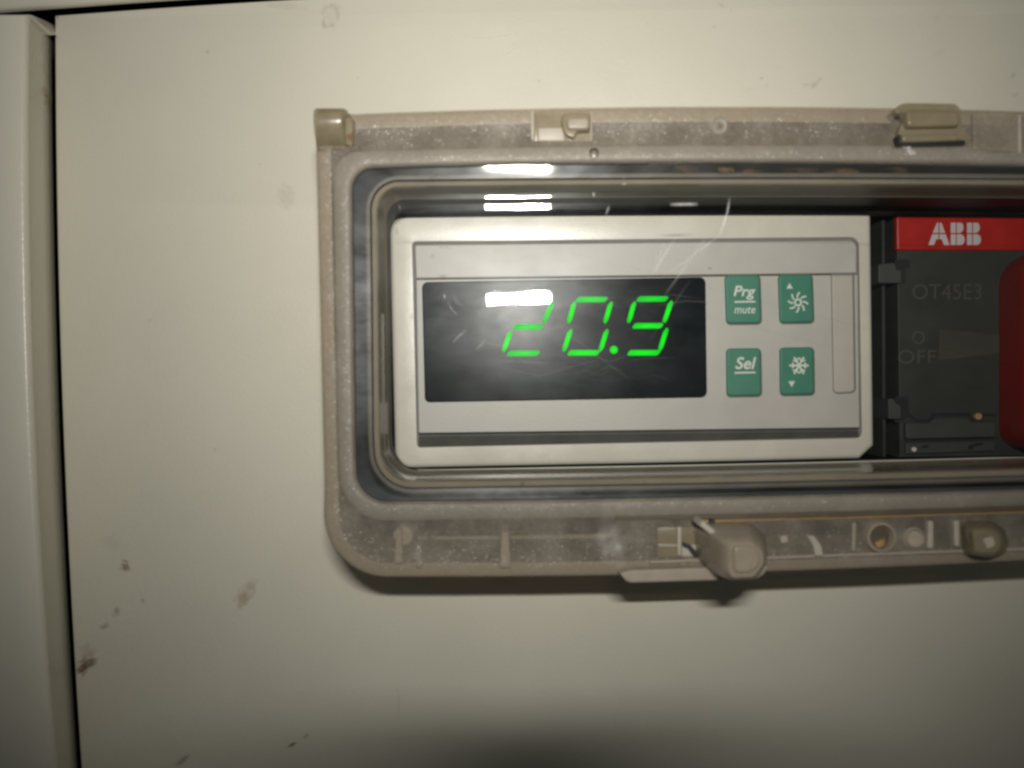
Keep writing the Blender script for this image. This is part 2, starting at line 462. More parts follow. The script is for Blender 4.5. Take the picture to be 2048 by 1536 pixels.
spots = [  # px, py, w, h, angle, material, strength, ringy
    (660, 30, 62, 72, 0.2, 'd_tan', 0.42, 0.8), (572, 392, 46, 62, 0.1, 'd_tan', 0.22, 0.3), (250, 1132, 34, 30, 0.3, 'd_brown', 0.85, 0),
    (492, 1186, 44, 92, 0.45, 'd_tan', 0.50, 0.3), (486, 1200, 28, 26, 0.2, 'd_tan', 0.55, 0.4), (232, 1224, 22, 30, 0.2, 'd_brown', 0.50, 0),
    (210, 1252, 30, 22, -0.3, 'd_brown', 0.42, 0), (172, 1330, 74, 34, -0.55, 'd_brown', 1.0, 0), (164, 1342, 36, 26, -0.4, 'd_brown', 1.1, 0),
    (176, 1310, 66, 60, -0.5, 'd_tan', 0.35, 0), (222, 1084, 60, 40, 0.1, 'd_tan', 0.16, 0), (285, 1202, 14, 14, 0, 'd_tan', 0.5, 0),
    (583, 1490, 34, 12, -0.42, 'd_black', 0.85, 0), (612, 1472, 24, 11, -0.5, 'd_black', 0.75, 0), (366, 1520, 74, 16, -0.62, 'd_black', 0.45, 0),
    (1628, 170, 18, 18, 0, 'd_black', 0.75, 0), (1612, 170, 18, 14, 0, 'd_brown', 0.5, 0), (1638, 160, 26, 16, -0.6, 'd_tan', 0.5, 0),
    (1523, 157, 16, 9, -0.6, 'd_black', 0.6, 0), (1534, 171, 10, 10, 0, 'd_brown', 0.35, 0), (2026, 151, 18, 14, -0.5, 'd_black', 0.7, 0),
    (2030, 189, 26, 14, 0, 'd_brown', 0.4, 0), (1443, 10, 18, 14, 0.6, 'd_brown', 0.45, 0), (1428, 54, 10, 12, 0, 'd_brown', 0.4, 0),
    (1875, 36, 9, 26, -0.1, 'd_brown', 0.35, 0), (415, 104, 14, 12, 0, 'd_tan', 0.4, 0), (566, 12, 110, 40, 0.1, 'd_tan', 0.12, 0),
    (716, 156, 9, 8, 0, 'd_brown', 0.4, 0), (1078, 162, 8, 8, 0, 'd_brown', 0.45, 0), (1462, 20, 8, 8, 0, 'd_brown', 0.4, 0), (520, 328, 8, 8, 0, 'd_brown', 0.35, 0),
    (1880, 105, 40, 22, -0.5, 'd_tan', 0.14, 0), (300, 640, 12, 10, 0, 'd_tan', 0.25, 0), (430, 900, 16, 12, 0.4, 'd_tan', 0.18, 0), (1500, 178, 70, 16, -0.2, 'd_tan', 0.12, 0),
]
for i, (px, py, wd, ht, an, mt, st, rg) in enumerate(spots):
    smudge(cab, 'smudge' if mt != 'd_black' else 'scuff', px, py, wd, ht, an, M[mt], st*(0.34 if px > 1400 else (0.55 if px > 600 else 0.85)), 0.03 + 0.004*(i % 5), 20+i, rg)
scratch(cab, 'scratch', [(796, 1372), (798, 1410), (797, 1440)], 5, M['d_brown'], 0.10, 0.03)
scratch(cab, 'scratch', [(930, 74), (980, 76), (1050, 64)], 4, M['d_white'], 0.5, 0.03)
scratch(cab, 'scratch', [(1010, 112), (1030, 98), (1034, 90)], 4, M['d_white'], 0.35, 0.03)

# neighbouring panel on the left: folded edge slopes back into the gap
lp = empty('side_panel', W(30, 768, 2), 'narrow cream panel with a folded edge, left of the wide cabinet door', 'panel')
YS = [31, 60, 120, 200] + [200 + (FAR_B-200)*i/24 for i in range(1, 25)]
prof = []
for k, y in enumerate(YS):
    h, q = HIL(y), GAP(y)
    row = [(-1500, 12.0), (h-60, 12.0), (h-14, 11.9), (h-8, 11.7), (h-3, 11.3), (h+1, 10.6), (h+4, 9.6), (h+6, 8.6), ((h+q)/2+3, 4.0), (q-4, -1.2), (q-1.5, -2.5), (q-1.5, -26.0)]
    prof.append([W(x, y + (20*max(0, (x-h)/(q-h))**1.2 if k == 0 else (8*max(0, (x-h)/(q-h)) if k == 1 else 0)), d, d) for x, d in row])
top_back = [v + Vector((0, 9*MM, 0)) for v in prof[0]]
edge1 = [v + Vector((0, 0.35*MM, 0.25*MM)) for v in prof[0]]
edge0 = [v + Vector((0, 1.2*MM, 0.35*MM)) for v in prof[0]]
V, F = loft([top_back, edge0, edge1] + prof, closed=False)
mk('panel_sheet', V, F, M['paint'], lp, 50)
for i, (px, py, wd, ht, an, st, mt) in enumerate([(94, 190, 26, 50, -0.35, 0.75, 'd_brown'), (88, 138, 18, 60, -0.3, 0.3, 'd_tan'), (84, 90, 26, 60, 0.1, 0.25, 'd_tan'), (92, 205, 18, 28, 0, 0.6, 'd_brown'), (80, 170, 14, 40, -0.3, 0.3, 'd_brown')]):
    smudge(lp, 'rust_mark', px, py, wd, ht, an, M[mt], st, 4.2, 90+i)

# panel above
tp = empty('upper_panel', W(200, -120, 1), 'cream panel strip above the cabinet door, only its lower edge in view', 'panel')
TB = Fn([(0, 24), (110, 17.5), (300, 4.5), (400, -3), (1000, -36), (2048, -60)])
xs = [-1500] + [-300 + (FAR_R+300)*i/24 for i in range(25)]
rows = []
for off, d in ((-900, 1.2), (-16, 1.2), (-5, 1.05), (-1, 0.5), (0, -0.2), (-12, -0.6), (-40, -0.6)):
    rows.append([W(x, TB(max(x, -300)) + off, 0, d) for x in xs])
V, F = loft(rows, closed=False)
mk('panel_sheet', V, F, M['paint'], tp, 50)

# dark carcass seen through the joints
V, F = loft([[W(x, y, 0, -30) for x, y in rect(-1700, -1100, 700, 2300)], [W(x, y, 0, -32) for x, y in rect(-1700, -1100, 700, 2300)]], True, True)
o = mk('cabinet_carcass', V, F, M['carc'], None, 0); setup(o, 'dark cabinet carcass seen in the narrow joints between the cream panels', 'cabinet', 'structure')
V, F = loft([[W(x, y, 0, -30) for x, y in rect(700, -1100, 3200, 60)], [W(x, y, 0, -32) for x, y in rect(700, -1100, 3200, 60)]], True, True)
mk('carcass_rail', V, F, M['dark'], o, 0)

# ------------------------------------------------------------------ recessed box behind the cover
box = empty('recessed_box', W(1700, 700, -20), 'dark recessed mounting box with glossy brown side walls behind the clear cover', 'box')
RF = ring(743, 749, [(850, 361), (1300, 358), (1548, 356), (2048, 359)], [(850, 974), (1100, 971), (1548, 962), (2048, 950)], 55, 73, right=RIGHT-142)
def Rd(p, dref, d, e=0): return [W(x, y, dref, d) for x, y in (inset(p, e) if e else p)]
dF = H - 2.5
def deep(k):      # the lower run of the wall reaches right back to the controller, the others stop short
    if k <= nx: return 1.0
    if k <= nx+na: return 1.0 - (k-nx)/na
    return 0.0
def Rk(e, d_hi, d_lo):
    q = inset(RF, e); return [W(x, y, dF, d_hi*(1-deep(k)) + d_lo*deep(k)) for k, (x, y) in enumerate(q)]
V, F = loft([Rd(RF, dF, -24, -16), Rd(RF, dF, dF-1.4, -16), Rd(RF, dF, dF-0.7, -10), Rd(RF, dF, dF-0.45, -2), Rd(RF, dF, dF-0.3, 3), Rd(RF, dF, dF-0.22, 7), Rd(RF, dF, dF-0.35, 9.5), Rd(RF, dF, dF-0.9, 12), Rd(RF, dF, dF-1.8, 12.8),
             Rk(13.0, 25, 24), Rk(12.5, 21.5, 14), Rk(15, 21, 13.6), Rk(0, 20.8, 13.4), Rd(RF, dF, -24, -15)], last=True)
me = mk('pocket_wall', V, F, M['wall'], box, 35)
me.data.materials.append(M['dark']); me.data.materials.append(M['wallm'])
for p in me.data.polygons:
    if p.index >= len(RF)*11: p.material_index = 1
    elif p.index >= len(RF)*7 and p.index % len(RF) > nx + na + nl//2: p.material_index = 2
# grey mounting flange that fills the space under the cover's frosted border
V, F = loft([Rd(inset(R0, 26), H-6, 1.0), Rd(inset(R0, 26), H-6, 7.0), Rd(inset(R0, 30), H-6, 7.6), Rd(RF, dF, 7.6, -18), Rd(RF, dF, 2.0, -18)])
mk('flange', V, F, M['flange'], box, 35)

# ------------------------------------------------------------------ temperature controller
ctl = empty('temperature_controller', W(1270, 690, -8), 'pale grey temperature controller with a black display reading 20.9 and four green buttons', 'controller')
zb = 4.0
bez_c = [(777, 422), (1742, 422), (1748, 891), (1719, 917.5), (1300, 927), (790, 936.5)]
bez = rounded(bez_c, [26, 10, 0, 0, 0, 34], 6)
def bez_in(e, k): return rounded(inset(bez_c, e), [26*k, 10*k, 0, 0, 0, 34*k], 6)
frame_in = rounded([(826, 485), (1715, 476), (1721, 874), (836, 893)], [6, 16, 10, 6], 4)
# bezel with a shallow step round the face
V, F = loft([Rd(bez, zb, -20), Rd(bez, zb, zb-0.6), Rd(bez_in(2, 0.95), zb, zb-0.1), Rd(bez_in(6, 0.85), zb, zb+0.16), Rd(bez_in(11, 0.7), zb, zb+0.22), Rd(bez_in(49, 0.2), zb, zb+0.01), Rd(bez_in(60, 0.15), zb, zb)], last=True)
mk('bezel', V, F, M['bezel'], ctl, 35)
V, F = loft([Rd(inset(frame_in, -2), zb, zb+0.17), Rd(inset(frame_in, 0), zb, zb+0.19)], last=True)
mk('face_seam', V, F, M['seam'], ctl, 0)
# face: upper band, main plate, its underside slope
zf = zb + 2.2
fp = rounded([(829.5, 490), (1713.5, 480.5), (1713.5, 547.5), (832, 557.5)], [5, 15, 1, 1], 4)
prism('upper_band', fp, zb, zf-0.1, 2.2, M['face'], ctl, 40)
mp_ = rounded([(832.5, 559.5), (1715.5, 549.3), (1719, 855), (837.5, 866)], [1, 1, 3, 3], 3)
prism('face_plate', mp_, zb, zf, 1.2, M['face'], ctl, 40)
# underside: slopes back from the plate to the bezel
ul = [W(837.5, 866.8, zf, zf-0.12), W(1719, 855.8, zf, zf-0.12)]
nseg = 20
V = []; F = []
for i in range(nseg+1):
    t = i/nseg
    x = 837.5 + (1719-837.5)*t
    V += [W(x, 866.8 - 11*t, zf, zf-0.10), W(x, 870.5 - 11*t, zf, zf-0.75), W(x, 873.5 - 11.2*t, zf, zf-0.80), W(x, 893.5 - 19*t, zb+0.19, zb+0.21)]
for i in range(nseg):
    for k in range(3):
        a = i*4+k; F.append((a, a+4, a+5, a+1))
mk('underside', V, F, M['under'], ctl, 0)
# side seams (thin recessed lines left and right of the plate are the gap to the bezel)
dsp = rounded([(843.5, 564), (1411.5, 554), (1414.5, 795), (849.5, 805)], [12, 12, 12, 10], 5)
disp = prism('display', dsp, zb, zf+0.30, 2.5, M['screen'], ctl, 40)
zd = zf + 0.34
def hseg(x0, x1, y, parent, mat, up):
    t = 6.4
    # parallelogram-like bar, lower side or upper side shorter
    p = [(x0+4, y-t), (x1+1, y-t), (x1+3, y-2), (x1-4, y+t), (x0-1, y+t), (x0-2, y+2)] if not up else [(x0+1, y-t), (x1-1, y-t), (x1+2, y-2), (x1-4, y+t), (x0+2, y+t), (x0-2, y)]
    return flat('segment', [rounded(inset(p, 0.8), 3.5, 3)], zd, mat, parent)
def vseg(a, b, parent, mat):
    (x0, y0), (x1, y1) = a, b
    w_ = 6.3
    p = [(x0+2, y0-1), (x0+w_, y0+3), (x0+w_-1.0, y0+9), (x1+w_-1.5, y1-8), (x1-1, y1+1), (x1-w_, y1-3), (x1-w_+1, y1-10), (x0-w_+1, y0+8)]
    return flat('segment', [rounded(inset(p, 0.6), 2.5, 3)], zd, mat, parent)
L1, L2 = M['led'], M['led_dim']
hseg(1032, 1096, 600, disp, L2, False); vseg((1103, 603), (1090, 648), disp, L2); hseg(1026, 1085, 654, disp, L2, False); vseg((1019, 660), (1009.5, 705), disp, L1); hseg(1015, 1078, 706.6, disp, L2, False)
hseg(1152, 1214, 599, disp, L2, False); vseg((1147, 602), (1139.5, 648), disp, L1); vseg((1220.5, 602), (1212, 648), disp, L1); vseg((1139.5, 657), (1130, 704), disp, L1); vseg((1212, 657), (1203, 704), disp, L1); hseg(1136, 1198, 705.6, disp, L1, False)
flat('decimal_point', [circ(1227.8, 699.6, 8, 20)], zd, L1, disp)
hseg(1274, 1335, 598, disp, L2, False); vseg((1267, 602), (1259.5, 647), disp, L1); vseg((1340.5, 600), (1331, 647), disp, L1); hseg(1266, 1325, 651.7, disp, L1, False); vseg((1331.6, 655), (1322, 703), disp, L1); hseg(1256, 1319, 705.6, disp, L1, False)
for nm, pp, wd, st in (('scratch', [(905, 686), (918, 672), (932, 660)], 7, 0.30), ('scratch', [(952, 700), (962, 690), (972, 676)], 7, 0.24), ('scratch', [(888, 588), (890, 598)], 6, 0.6),
                       ('scratch', [(896, 604), (904, 620), (916, 630)], 5, 0.3), ('scratch', [(905, 590), (915, 606), (930, 612)], 9, 0.14), ('scratch', [(1010, 722), (1050, 724), (1100, 726)], 5, 0.12),
                       ('scratch', [(1000, 735), (1080, 752), (1190, 720)], 5, 0.07), ('scratch', [(960, 660), (1040, 668), (1130, 652)], 5, 0.10), ('scratch', [(930, 676), (990, 690), (1080, 688)], 4, 0.08)):
    scratch(disp, nm, pp, wd, M['d_white'], st*1.4, zd + 0.02)
for i in range(22):
    x_, y_ = rnd.uniform(900, 1330), rnd.uniform(590, 760); l_ = rnd.uniform(40, 130); b_ = rnd.uniform(-16, 16)
    scratch(disp, 'scratch', [(x_, y_), (x_+l_*0.5, y_+b_), (x_+l_, y_+rnd.uniform(-12, 8))], rnd.uniform(3, 6), M['d_white'], rnd.uniform(0.03, 0.08), zd + 0.02)
for i, (a, b, wd, ht, st) in enumerate([(940, 640, 190, 130, 0.05), (1180, 590, 300, 50, 0.04), (1060, 748, 330, 50, 0.03), (900, 610, 100, 90, 0.05)]):
    smudge(disp, 'dust_film', a, b, wd, ht, 0.1, M['d_grey'], st, zd + 0.04 + 0.003*i, 140+i, 0, 1.2, 40)

# buttons
def button(q, lab):
    b = rounded(q, 8, 4)
    sq = [(x, y+2.0) for x, y in b]  # seam ring set lower: its dark colour also paints shade below the button
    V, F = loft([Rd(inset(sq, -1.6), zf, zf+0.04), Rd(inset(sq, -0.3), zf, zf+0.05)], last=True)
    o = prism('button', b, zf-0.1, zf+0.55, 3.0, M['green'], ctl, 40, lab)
    mk('button_gap_shade', V, F, M['under'], o, 0)
    return o
zs = zf + 0.60
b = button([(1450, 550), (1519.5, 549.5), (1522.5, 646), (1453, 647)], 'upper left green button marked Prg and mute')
lettering('lettering', 'Prg', (1467, 571, 1511, 599), zs, M['white'], b, 0.22, 0.022, 1.0)
flat('underline', [[(1469, 602), (1511, 601.5), (1511, 605), (1469, 605.5)]], zs, M['white'], b)
lettering('lettering', 'mute', (1468.5, 613.5, 1511, 627), zs, M['white'], b, 0.22, 0.010, 0.0)
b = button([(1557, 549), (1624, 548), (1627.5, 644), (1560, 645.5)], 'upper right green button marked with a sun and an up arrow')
flat('up_arrow', [[(1573, 577.5), (1579, 566), (1586, 577)]], zs, M['white'], b)
sun = []
cx, cy = 1596, 604.8
ri, ro = 4.3, 8.0
for i in range(24):
    t0, t1 = 2*math.pi*i/24, 2*math.pi*(i+1)/24
    sun.append([(cx+ri*math.cos(t0), cy+ri*math.sin(t0)), (cx+ro*math.cos(t0), cy+ro*math.sin(t0)), (cx+ro*math.cos(t1), cy+ro*math.sin(t1)), (cx+ri*math.cos(t1), cy+ri*math.sin(t1))])
for i in range(8):
    t = 2*math.pi*(i+0.15)/8 - 0.25
    a_, b_, c_ = 9.6, 15.0, 20.5
    p0 = (cx+a_*math.cos(t), cy+a_*math.sin(t)); p1 = (cx+b_*math.cos(t+0.07), cy+b_*math.sin(t+0.07)); p2 = (cx+c_*math.cos(t+0.30), cy+c_*math.sin(t+0.30))
    sun.append(stroke(p0, p1, 3.6)); sun.append(stroke(p1, p2, 3.4))
flat('sun_symbol', sun, zs, M['white'], b)
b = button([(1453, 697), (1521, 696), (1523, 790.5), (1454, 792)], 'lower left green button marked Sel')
lettering('lettering', 'Sel', (1470.5, 714, 1512.5, 738.5), zs, M['white'], b, 0.22, 0.022, 0.0)
flat('underline', [[(1469, 744), (1511, 743), (1511, 746.5), (1469, 747.5)]], zs, M['white'], b)
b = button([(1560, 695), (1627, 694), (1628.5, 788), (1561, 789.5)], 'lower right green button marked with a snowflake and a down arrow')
cx, cy = 1598, 731; sn = []
for i in range(6):
    t = math.pi/3*i + 0.0
    e = (cx+19.5*math.cos(t), cy+19.5*math.sin(t)); sn.append(stroke((cx, cy), e, 4.0))
    for rr, ln in ((9.0, 8.2),):
        q = (cx+rr*math.cos(t), cy+rr*math.sin(t))
        for sgn in (-1, 1):
            sn.append(stroke(q, (q[0]+ln*math.cos(t+sgn*0.95), q[1]+ln*math.sin(t+sgn*0.72)), 3.0))
flat('snowflake_symbol', sn, zs, M['white'], b)
flat('down_arrow', [[(1576.5, 762.5), (1590, 762), (1583.5, 774.5)]], zs, M['white'], b)
# blank strip at the right of the buttons
bs = rounded([(1664, 550), (1706, 549.5), (1709.5, 784), (1668, 786)], [2, 2, 8, 8], 4)
st_ = prism('blank_strip', bs, zf-0.1, zf+0.28, 2.5, M['strip'], ctl, 40)
V, F = loft([Rd(inset(bs, -2.6), zf, zf+0.03), Rd(inset(bs, -0.5), zf, zf+0.04)], last=True)
mk('strip_gap', V, F, M['seam'], st_, 0)
for i, (a, b_, wd, ht, mt, st) in enumerate([(890, 494, 40, 16, 'd_grey', 0.5), (885, 553, 30, 14, 'd_brown', 0.35), (1420, 537, 12, 10, 'd_brown', 0.4), (865, 512, 14, 14, 'd_brown', 0.15), (792, 460, 14, 16, 'd_brown', 0.35), (824, 632, 10, 14, 'd_brown', 0.5)]):
    smudge(ctl, 'smudge', a, b_, wd, ht, 0.1, M[mt], st, zf+0.06, 170+i)

# ------------------------------------------------------------------ isolating switch
sw = empty('isolator_switch', W(2050, 680, -12), 'dark grey isolator switch with a red ABB strip and red rotary handle', 'switch')
zsw = 2.0
SR = 2560
body = rounded([(1793, 430), (SR, 436), (SR, 905), (1800, 915)], [3, 3, 3, 3], 3)
prism('body', body, -22, zsw, 2, M['switch'], sw, 40)
lab = prism('label_strip', rounded([(1793, 429), (SR, 433), (SR, 502), (1794, 500)], 3, 3), zsw-0.5, zsw+0.7, 3, M['red'], sw, 40)
# logo: block letters cut by a horizontal and vertical gap
zl = zsw + 0.74
LG = []
x0, y0, hgt = 1857.0, 445.5, 44.5
def L_(x, y): return (x0 + x, y0 + y)
# A (0..42): halves left/right, upper/lower
LG += [[L_(17, 0), L_(20, 0), L_(20, 20.5), L_(8.2, 20.5)], [L_(22, 0), L_(26, 0), L_(33.5, 20.5), L_(22, 20.5)],
       [L_(7.4, 23), L_(20, 23), L_(20, 32.5), L_(15, 33.5), L_(11, 44.5), L_(0, 44.5)], [L_(22, 23), L_(34.4, 23), L_(42, 44.5), L_(31, 44.5), L_(27, 33.5), L_(22, 32.5)]]
def Bl(ox):
    up = [L_(ox+12, 0)] + [L_(ox+20+6*math.sin(t)*0.9, 9.5-9.5*math.cos(t)) for t in np.linspace(0, math.pi*0.92, 7)] + [L_(ox+18, 20.5), L_(ox+12, 20.5)]
    lo = [L_(ox+12, 23), L_(ox+20, 23)] + [L_(ox+20+8*math.sin(t), 33.7-10.7*math.cos(t)) for t in np.linspace(0.3, math.pi, 7)] + [L_(ox+12, 44.5)]
    return [[L_(ox, 0), L_(ox+10, 0), L_(ox+10, 20.5), L_(ox, 20.5)], up, [L_(ox, 23), L_(ox+10, 23), L_(ox+10, 44.5), L_(ox, 44.5)], lo]
LG += Bl(44.5) + Bl(77)
flat('logo', LG, zl, M['logo'], lab)
zt = zsw + 0.04
lettering('lettering', 'OT45E3', (1825, 568, 1963, 599), zt, M['print'], sw, 0, -0.004)
lettering('lettering', 'O', (1824, 662, 1850, 688), zt, M['print'], sw, 0, -0.004)
lettering('lettering', 'OFF', (1796, 700, 1872, 727), zt, M['print'], sw, 0, -0.004)
flat('pointer_mark', [[(1879, 659), (2010, 670), (2010, 705), (1877, 721)]], zt, M['wedge'], sw)
# rotary handle: broad rounded knob
hp = rounded([(2052, 494), (2400, 494), (2400, 906), (2052, 906)], [72, 72, 46, 46], 9)
prism('handle', hp, zsw, zsw+9, 16, M['red_handle'], sw, 60, seg=5)
# side latches and terminal cover
zc = zsw + 0.9
def dk(name, pts, z0, z1, mat, bev=1.5): return prism(name, pts, z0, z1, bev, M[mat], sw, 40)
dk('slot', [(1790, 519), (1819, 519), (1819, 536), (1811, 537), (1811, 568), (1790, 568)], zsw-0.4, zt+0.02, 'black', 0)
dk('clip', rounded([(1757, 528), (1790, 525), (1793, 540), (1803, 540), (1803, 566), (1757, 566)], 3, 2), -20, zc, 'switch2')
dk('slot', [(1790, 793), (1817, 793), (1817, 820), (1822, 829), (1800, 845), (1790, 845)], zsw-0.4, zt+0.02, 'black', 0)
dk('clip', rounded([(1777, 797), (1789, 797), (1791, 806), (1802, 812), (1802, 838), (1777, 838)], 3, 2), -20, zc, 'switch2')
up_ = [(1806, 829), (1822, 828), (1832, 838), (1856, 838), (1866, 826), (1940, 826), (1948, 836), (1962, 836), (1968, 827), (1994, 827)]
lo_ = [(1994, 832), (1970, 833), (1962, 842), (1944, 842), (1936, 832), (1869, 832), (1858, 844), (1830, 844), (1818, 834), (1806, 834)]
dk('joint', up_ + lo_, zsw-0.3, zt+0.03, 'black', 0)
dk('terminal_cover', rounded([(1812, 846), (1858, 846), (1870, 836), (1934, 836), (1944, 845), (1990, 845), (1990, 874), (1812, 878)], 4, 2), zsw-0.5, zsw+1.2, 'switch2')
dk('joint', [(1808, 879), (1996, 874), (1996, 879), (1808, 884)], zsw-0.3, zt+0.03, 'black', 0)
dk('terminal_cover', rounded([(1812, 886), (1990, 881), (1990, 902), (1812, 908)], 3, 2), zsw-0.5, zsw+0.7, 'switch2')
dk('slot', [(1843, 892), (1856, 889), (1857, 896), (1844, 897)], zsw-0.3, zsw+0.75, 'black', 0)
dk('slot', [(1937, 892), (1944, 888), (1966, 884), (1966, 890), (1950, 893), (1944, 899), (1937, 899)], zsw-0.3, zsw+0.75, 'black', 0)
dk('screw_head', circ(1958, 833, 7, 14), zsw-0.3, zsw+1.0, 'amber', 1.5)
dk('terminal_screw', circ(1829, 899, 5, 12), zsw-0.3, zsw+1.1, 'logo', 1.5)
# mounting rail strip between controller and switch
dk('side_wall', [(1764, 440), (1770, 440), (1772, 914), (1766, 914)], -22, zsw-2.2, 'switch', 1)
for a, b_ in ((1804, 408), (1818, 412), (1976, 406), (1984, 413)):
    dk('contact_tip', circ(a, b_, 3.2, 10), -14, zsw-0.5, 'logo', 1.4)

# ------------------------------------------------------------------ clear hinged cover
cov = empty('clear_cover', W(1400, 700, H), 'translucent brownish plastic cover with frosted border and clear window, hinged at its top', 'cover')
V, F = loft([Rd(R0, H-0.8, H-1.6), Rd(inset(R0, 1.2), H-0.8, H-0.7), Rd(inset(R0, 4), H, H-0.2), Rd(inset(R0, 9), H, H),
             Rd(inset(R0, 30), H, H), Rd(inset(R07, -5), H, H-0.05), Rd(inset(R07, 4), H, H+0.28), Rd(inset(R1, -16), H, H+0.55), Rd(inset(R1, -7), H, H+0.5), Rd(inset(R1, -2), H, H+0.15), Rd(R1, H, H-0.35)])
fs = mk('frosted_border', V, F, M['frost'], cov, 40)
V, F = loft([Rd(R0, H-0.8, 0.3), Rd(R0, H-0.8, H-1.8), Rd(inset(R0, 27), H-0.8, H-1.8), Rd(inset(R0, 24), H-0.8, 0.3)])
mk('rim', V, F, M['skirt'], cov, 40)
V, F = loft([Rd(inset(R07, -2), H, 12), Rd(inset(R07, -2), H, H-1.1), Rd(inset(R07, 6), H, H-0.7), Rd(inset(R1, -6), H, H-0.7), Rd(inset(R1, -4), H, 12)])
mk('inner_ring', V, F, M['ringp'], cov, 40)
# clear sloping band: dishes inward so the upper run catches the flash
V, F = loft([Rd(R1, H, H-0.36), Rd(inset(R1, 2), H, H-0.62), Rd(inset(R2, -3.0), H, H-0.811), Rd(R2, H, H-1.25)])
mk('clear_band', V, F, M['bevel'], cov, 3)
# window: outer strip, two faint mould steps, then flat pane
def Rt(e, d_rest, d_top):     # mould steps only along the upper run
    q = inset(R2, e); k0 = nx+na+nl+na//2
    f = lambda k: min(1.0, max(0.0, (k-k0)/6))
    return [W(x, y, H, d_rest + (d_top-d_rest)*f(k)) for k, (x, y) in enumerate(q)]
V, F = loft([Rd(R2, H, H-1.26), Rt(26, H-1.27, H-1.27), Rt(28, H-1.275, H-1.28), Rt(36, H-1.28, H-1.330), Rt(38, H-1.28, H-1.332), Rt(46, H-1.28, H-1.332),
             Rt(48, H-1.28, H-1.338), Rt(59, H-1.28, H-1.399), Rt(61, H-1.28, H-1.401), Rd(inset(R2, 64), H, H-1.404)], last=True)
pane = mk('window_pane', V, F, M['pane'], cov, 1.2)
zp = H - 1.3
for pp, wd, st in (([(1459, 396), (1455, 424), (1446, 452), (1440, 470)], 5, 0.55), ([(1440, 470), (1400, 500), (1340, 545)], 6, 0.22), ([(1412, 476), (1380, 520), (1330, 590)], 6, 0.16),
                   ([(1352, 474), (1322, 520), (1306, 550)], 7, 0.22), ([(1330, 486), (1310, 530)], 5, 0.14), ([(1218, 412), (1212, 430)], 5, 0.4), ([(1187, 384), (1188, 394)], 5, 0.5),
                   ([(1340, 409), (1396, 408)], 8, 0.55), ([(1244, 369), (1252, 367)], 4, 0.5), ([(1100, 640), (1180, 700), (1260, 760)], 4, 0.05), ([(1380, 560), (1300, 680)], 5, 0.05)):
    scratch(pane, 'scratch', pp, wd, M['d_white'], min(0.8, st*1.3), zp + 0.05)
# dirt on the clear band
for i, (a, b_, wd, ht, st, mt) in enumerate([(1370, 340, 60, 26, 0.28, 'd_tan'), (1452, 340, 40, 22, 0.5, 'd_tan'), (1500, 344, 60, 18, 0.3, 'd_tan'), (1690, 344, 90, 26, 0.3, 'd_tan'), (1600, 342, 90, 18, 0.2, 'd_tan'), (1800, 340, 60, 18, 0.25, 'd_tan'), (1045, 967, 14, 8, 1.0, 'd_black'), (1290, 965, 24, 9, 0.6, 'd_brown'), (880, 352, 80, 14, 0.3, 'd_black')]):
    smudge(cov, 'dirt', a, b_, wd, ht, 0.0, M[mt], st, H + 0.02 + 0.004*i, 210+i, 0, 0.8)

# inner ribs seen through the frosted border
for a, y0_, y1_, wd in ((797, 1058, 1128, 16), (1010, 1064, 1136, 22), (838, 1090, 1136, 12)):
    prism('rib', rounded([(a-wd*0.32, y0_), (a+wd*0.32, y0_), (a+wd*0.55, y1_), (a-wd*0.55, y1_)], 5, 3), 8.5, H-0.25, 4, M['rib'], cov, 40)
prism('boss', circ(806, 1072, 20, 18), 8.5, H-2.0, 3, M['rib'], cov, 40)

# hinge knuckle at the top left corner
hk = []
prof_h = [(217.5, -0.9), (219, 0.6), (225, 1.7), (236, 2.35), (250, 2.5), (265, 2.1), (280, 1.2), (292, 0.1), (298, -1.4)]
rows = []
for x, sc_ in ((630.5, 0.55), (632, 0.85), (637, 1.0), (680, 1.0), (687, 0.97), (692, 0.75), (694, 0.2)):
    rows.append([W(x + (y-217)*0.02, 257 + (y-257)*(0.97 + 0.03*sc_), H, H + (dd+0.9)*sc_ - 0.9) for y, dd in prof_h])
V, F = loft(rows, closed=False)
hkn = mk('hinge_knuckle', V, F, M['olive'], cov, 50)
prism('hinge_pin', rounded([(688, 232), (706, 234), (707, 290), (690, 292)], 6, 3), H-4, H+1.1, 4, M['olive'], cov, 50)
prism('hinge_lug', rounded([(630, 226), (640, 217), (682, 217), (694, 222), (702, 230), (704, 262), (634, 262)], 4, 3), 4, H-0.9, 4, M['olive'], cov, 50)
smudge(hkn, 'rust_mark', 701, 275, 22, 30, 0.1, M['d_brown'], 1.3, H+1.2, 301); smudge(hkn, 'rust_mark', 676, 297, 60, 10, 0.02, M['d_brown'], 0.9, H+0.12, 302)
smudge(hkn, 'rust_mark', 702, 292, 14, 20, 0.1, M['d_tan'], 0.8, H+1.22, 303)

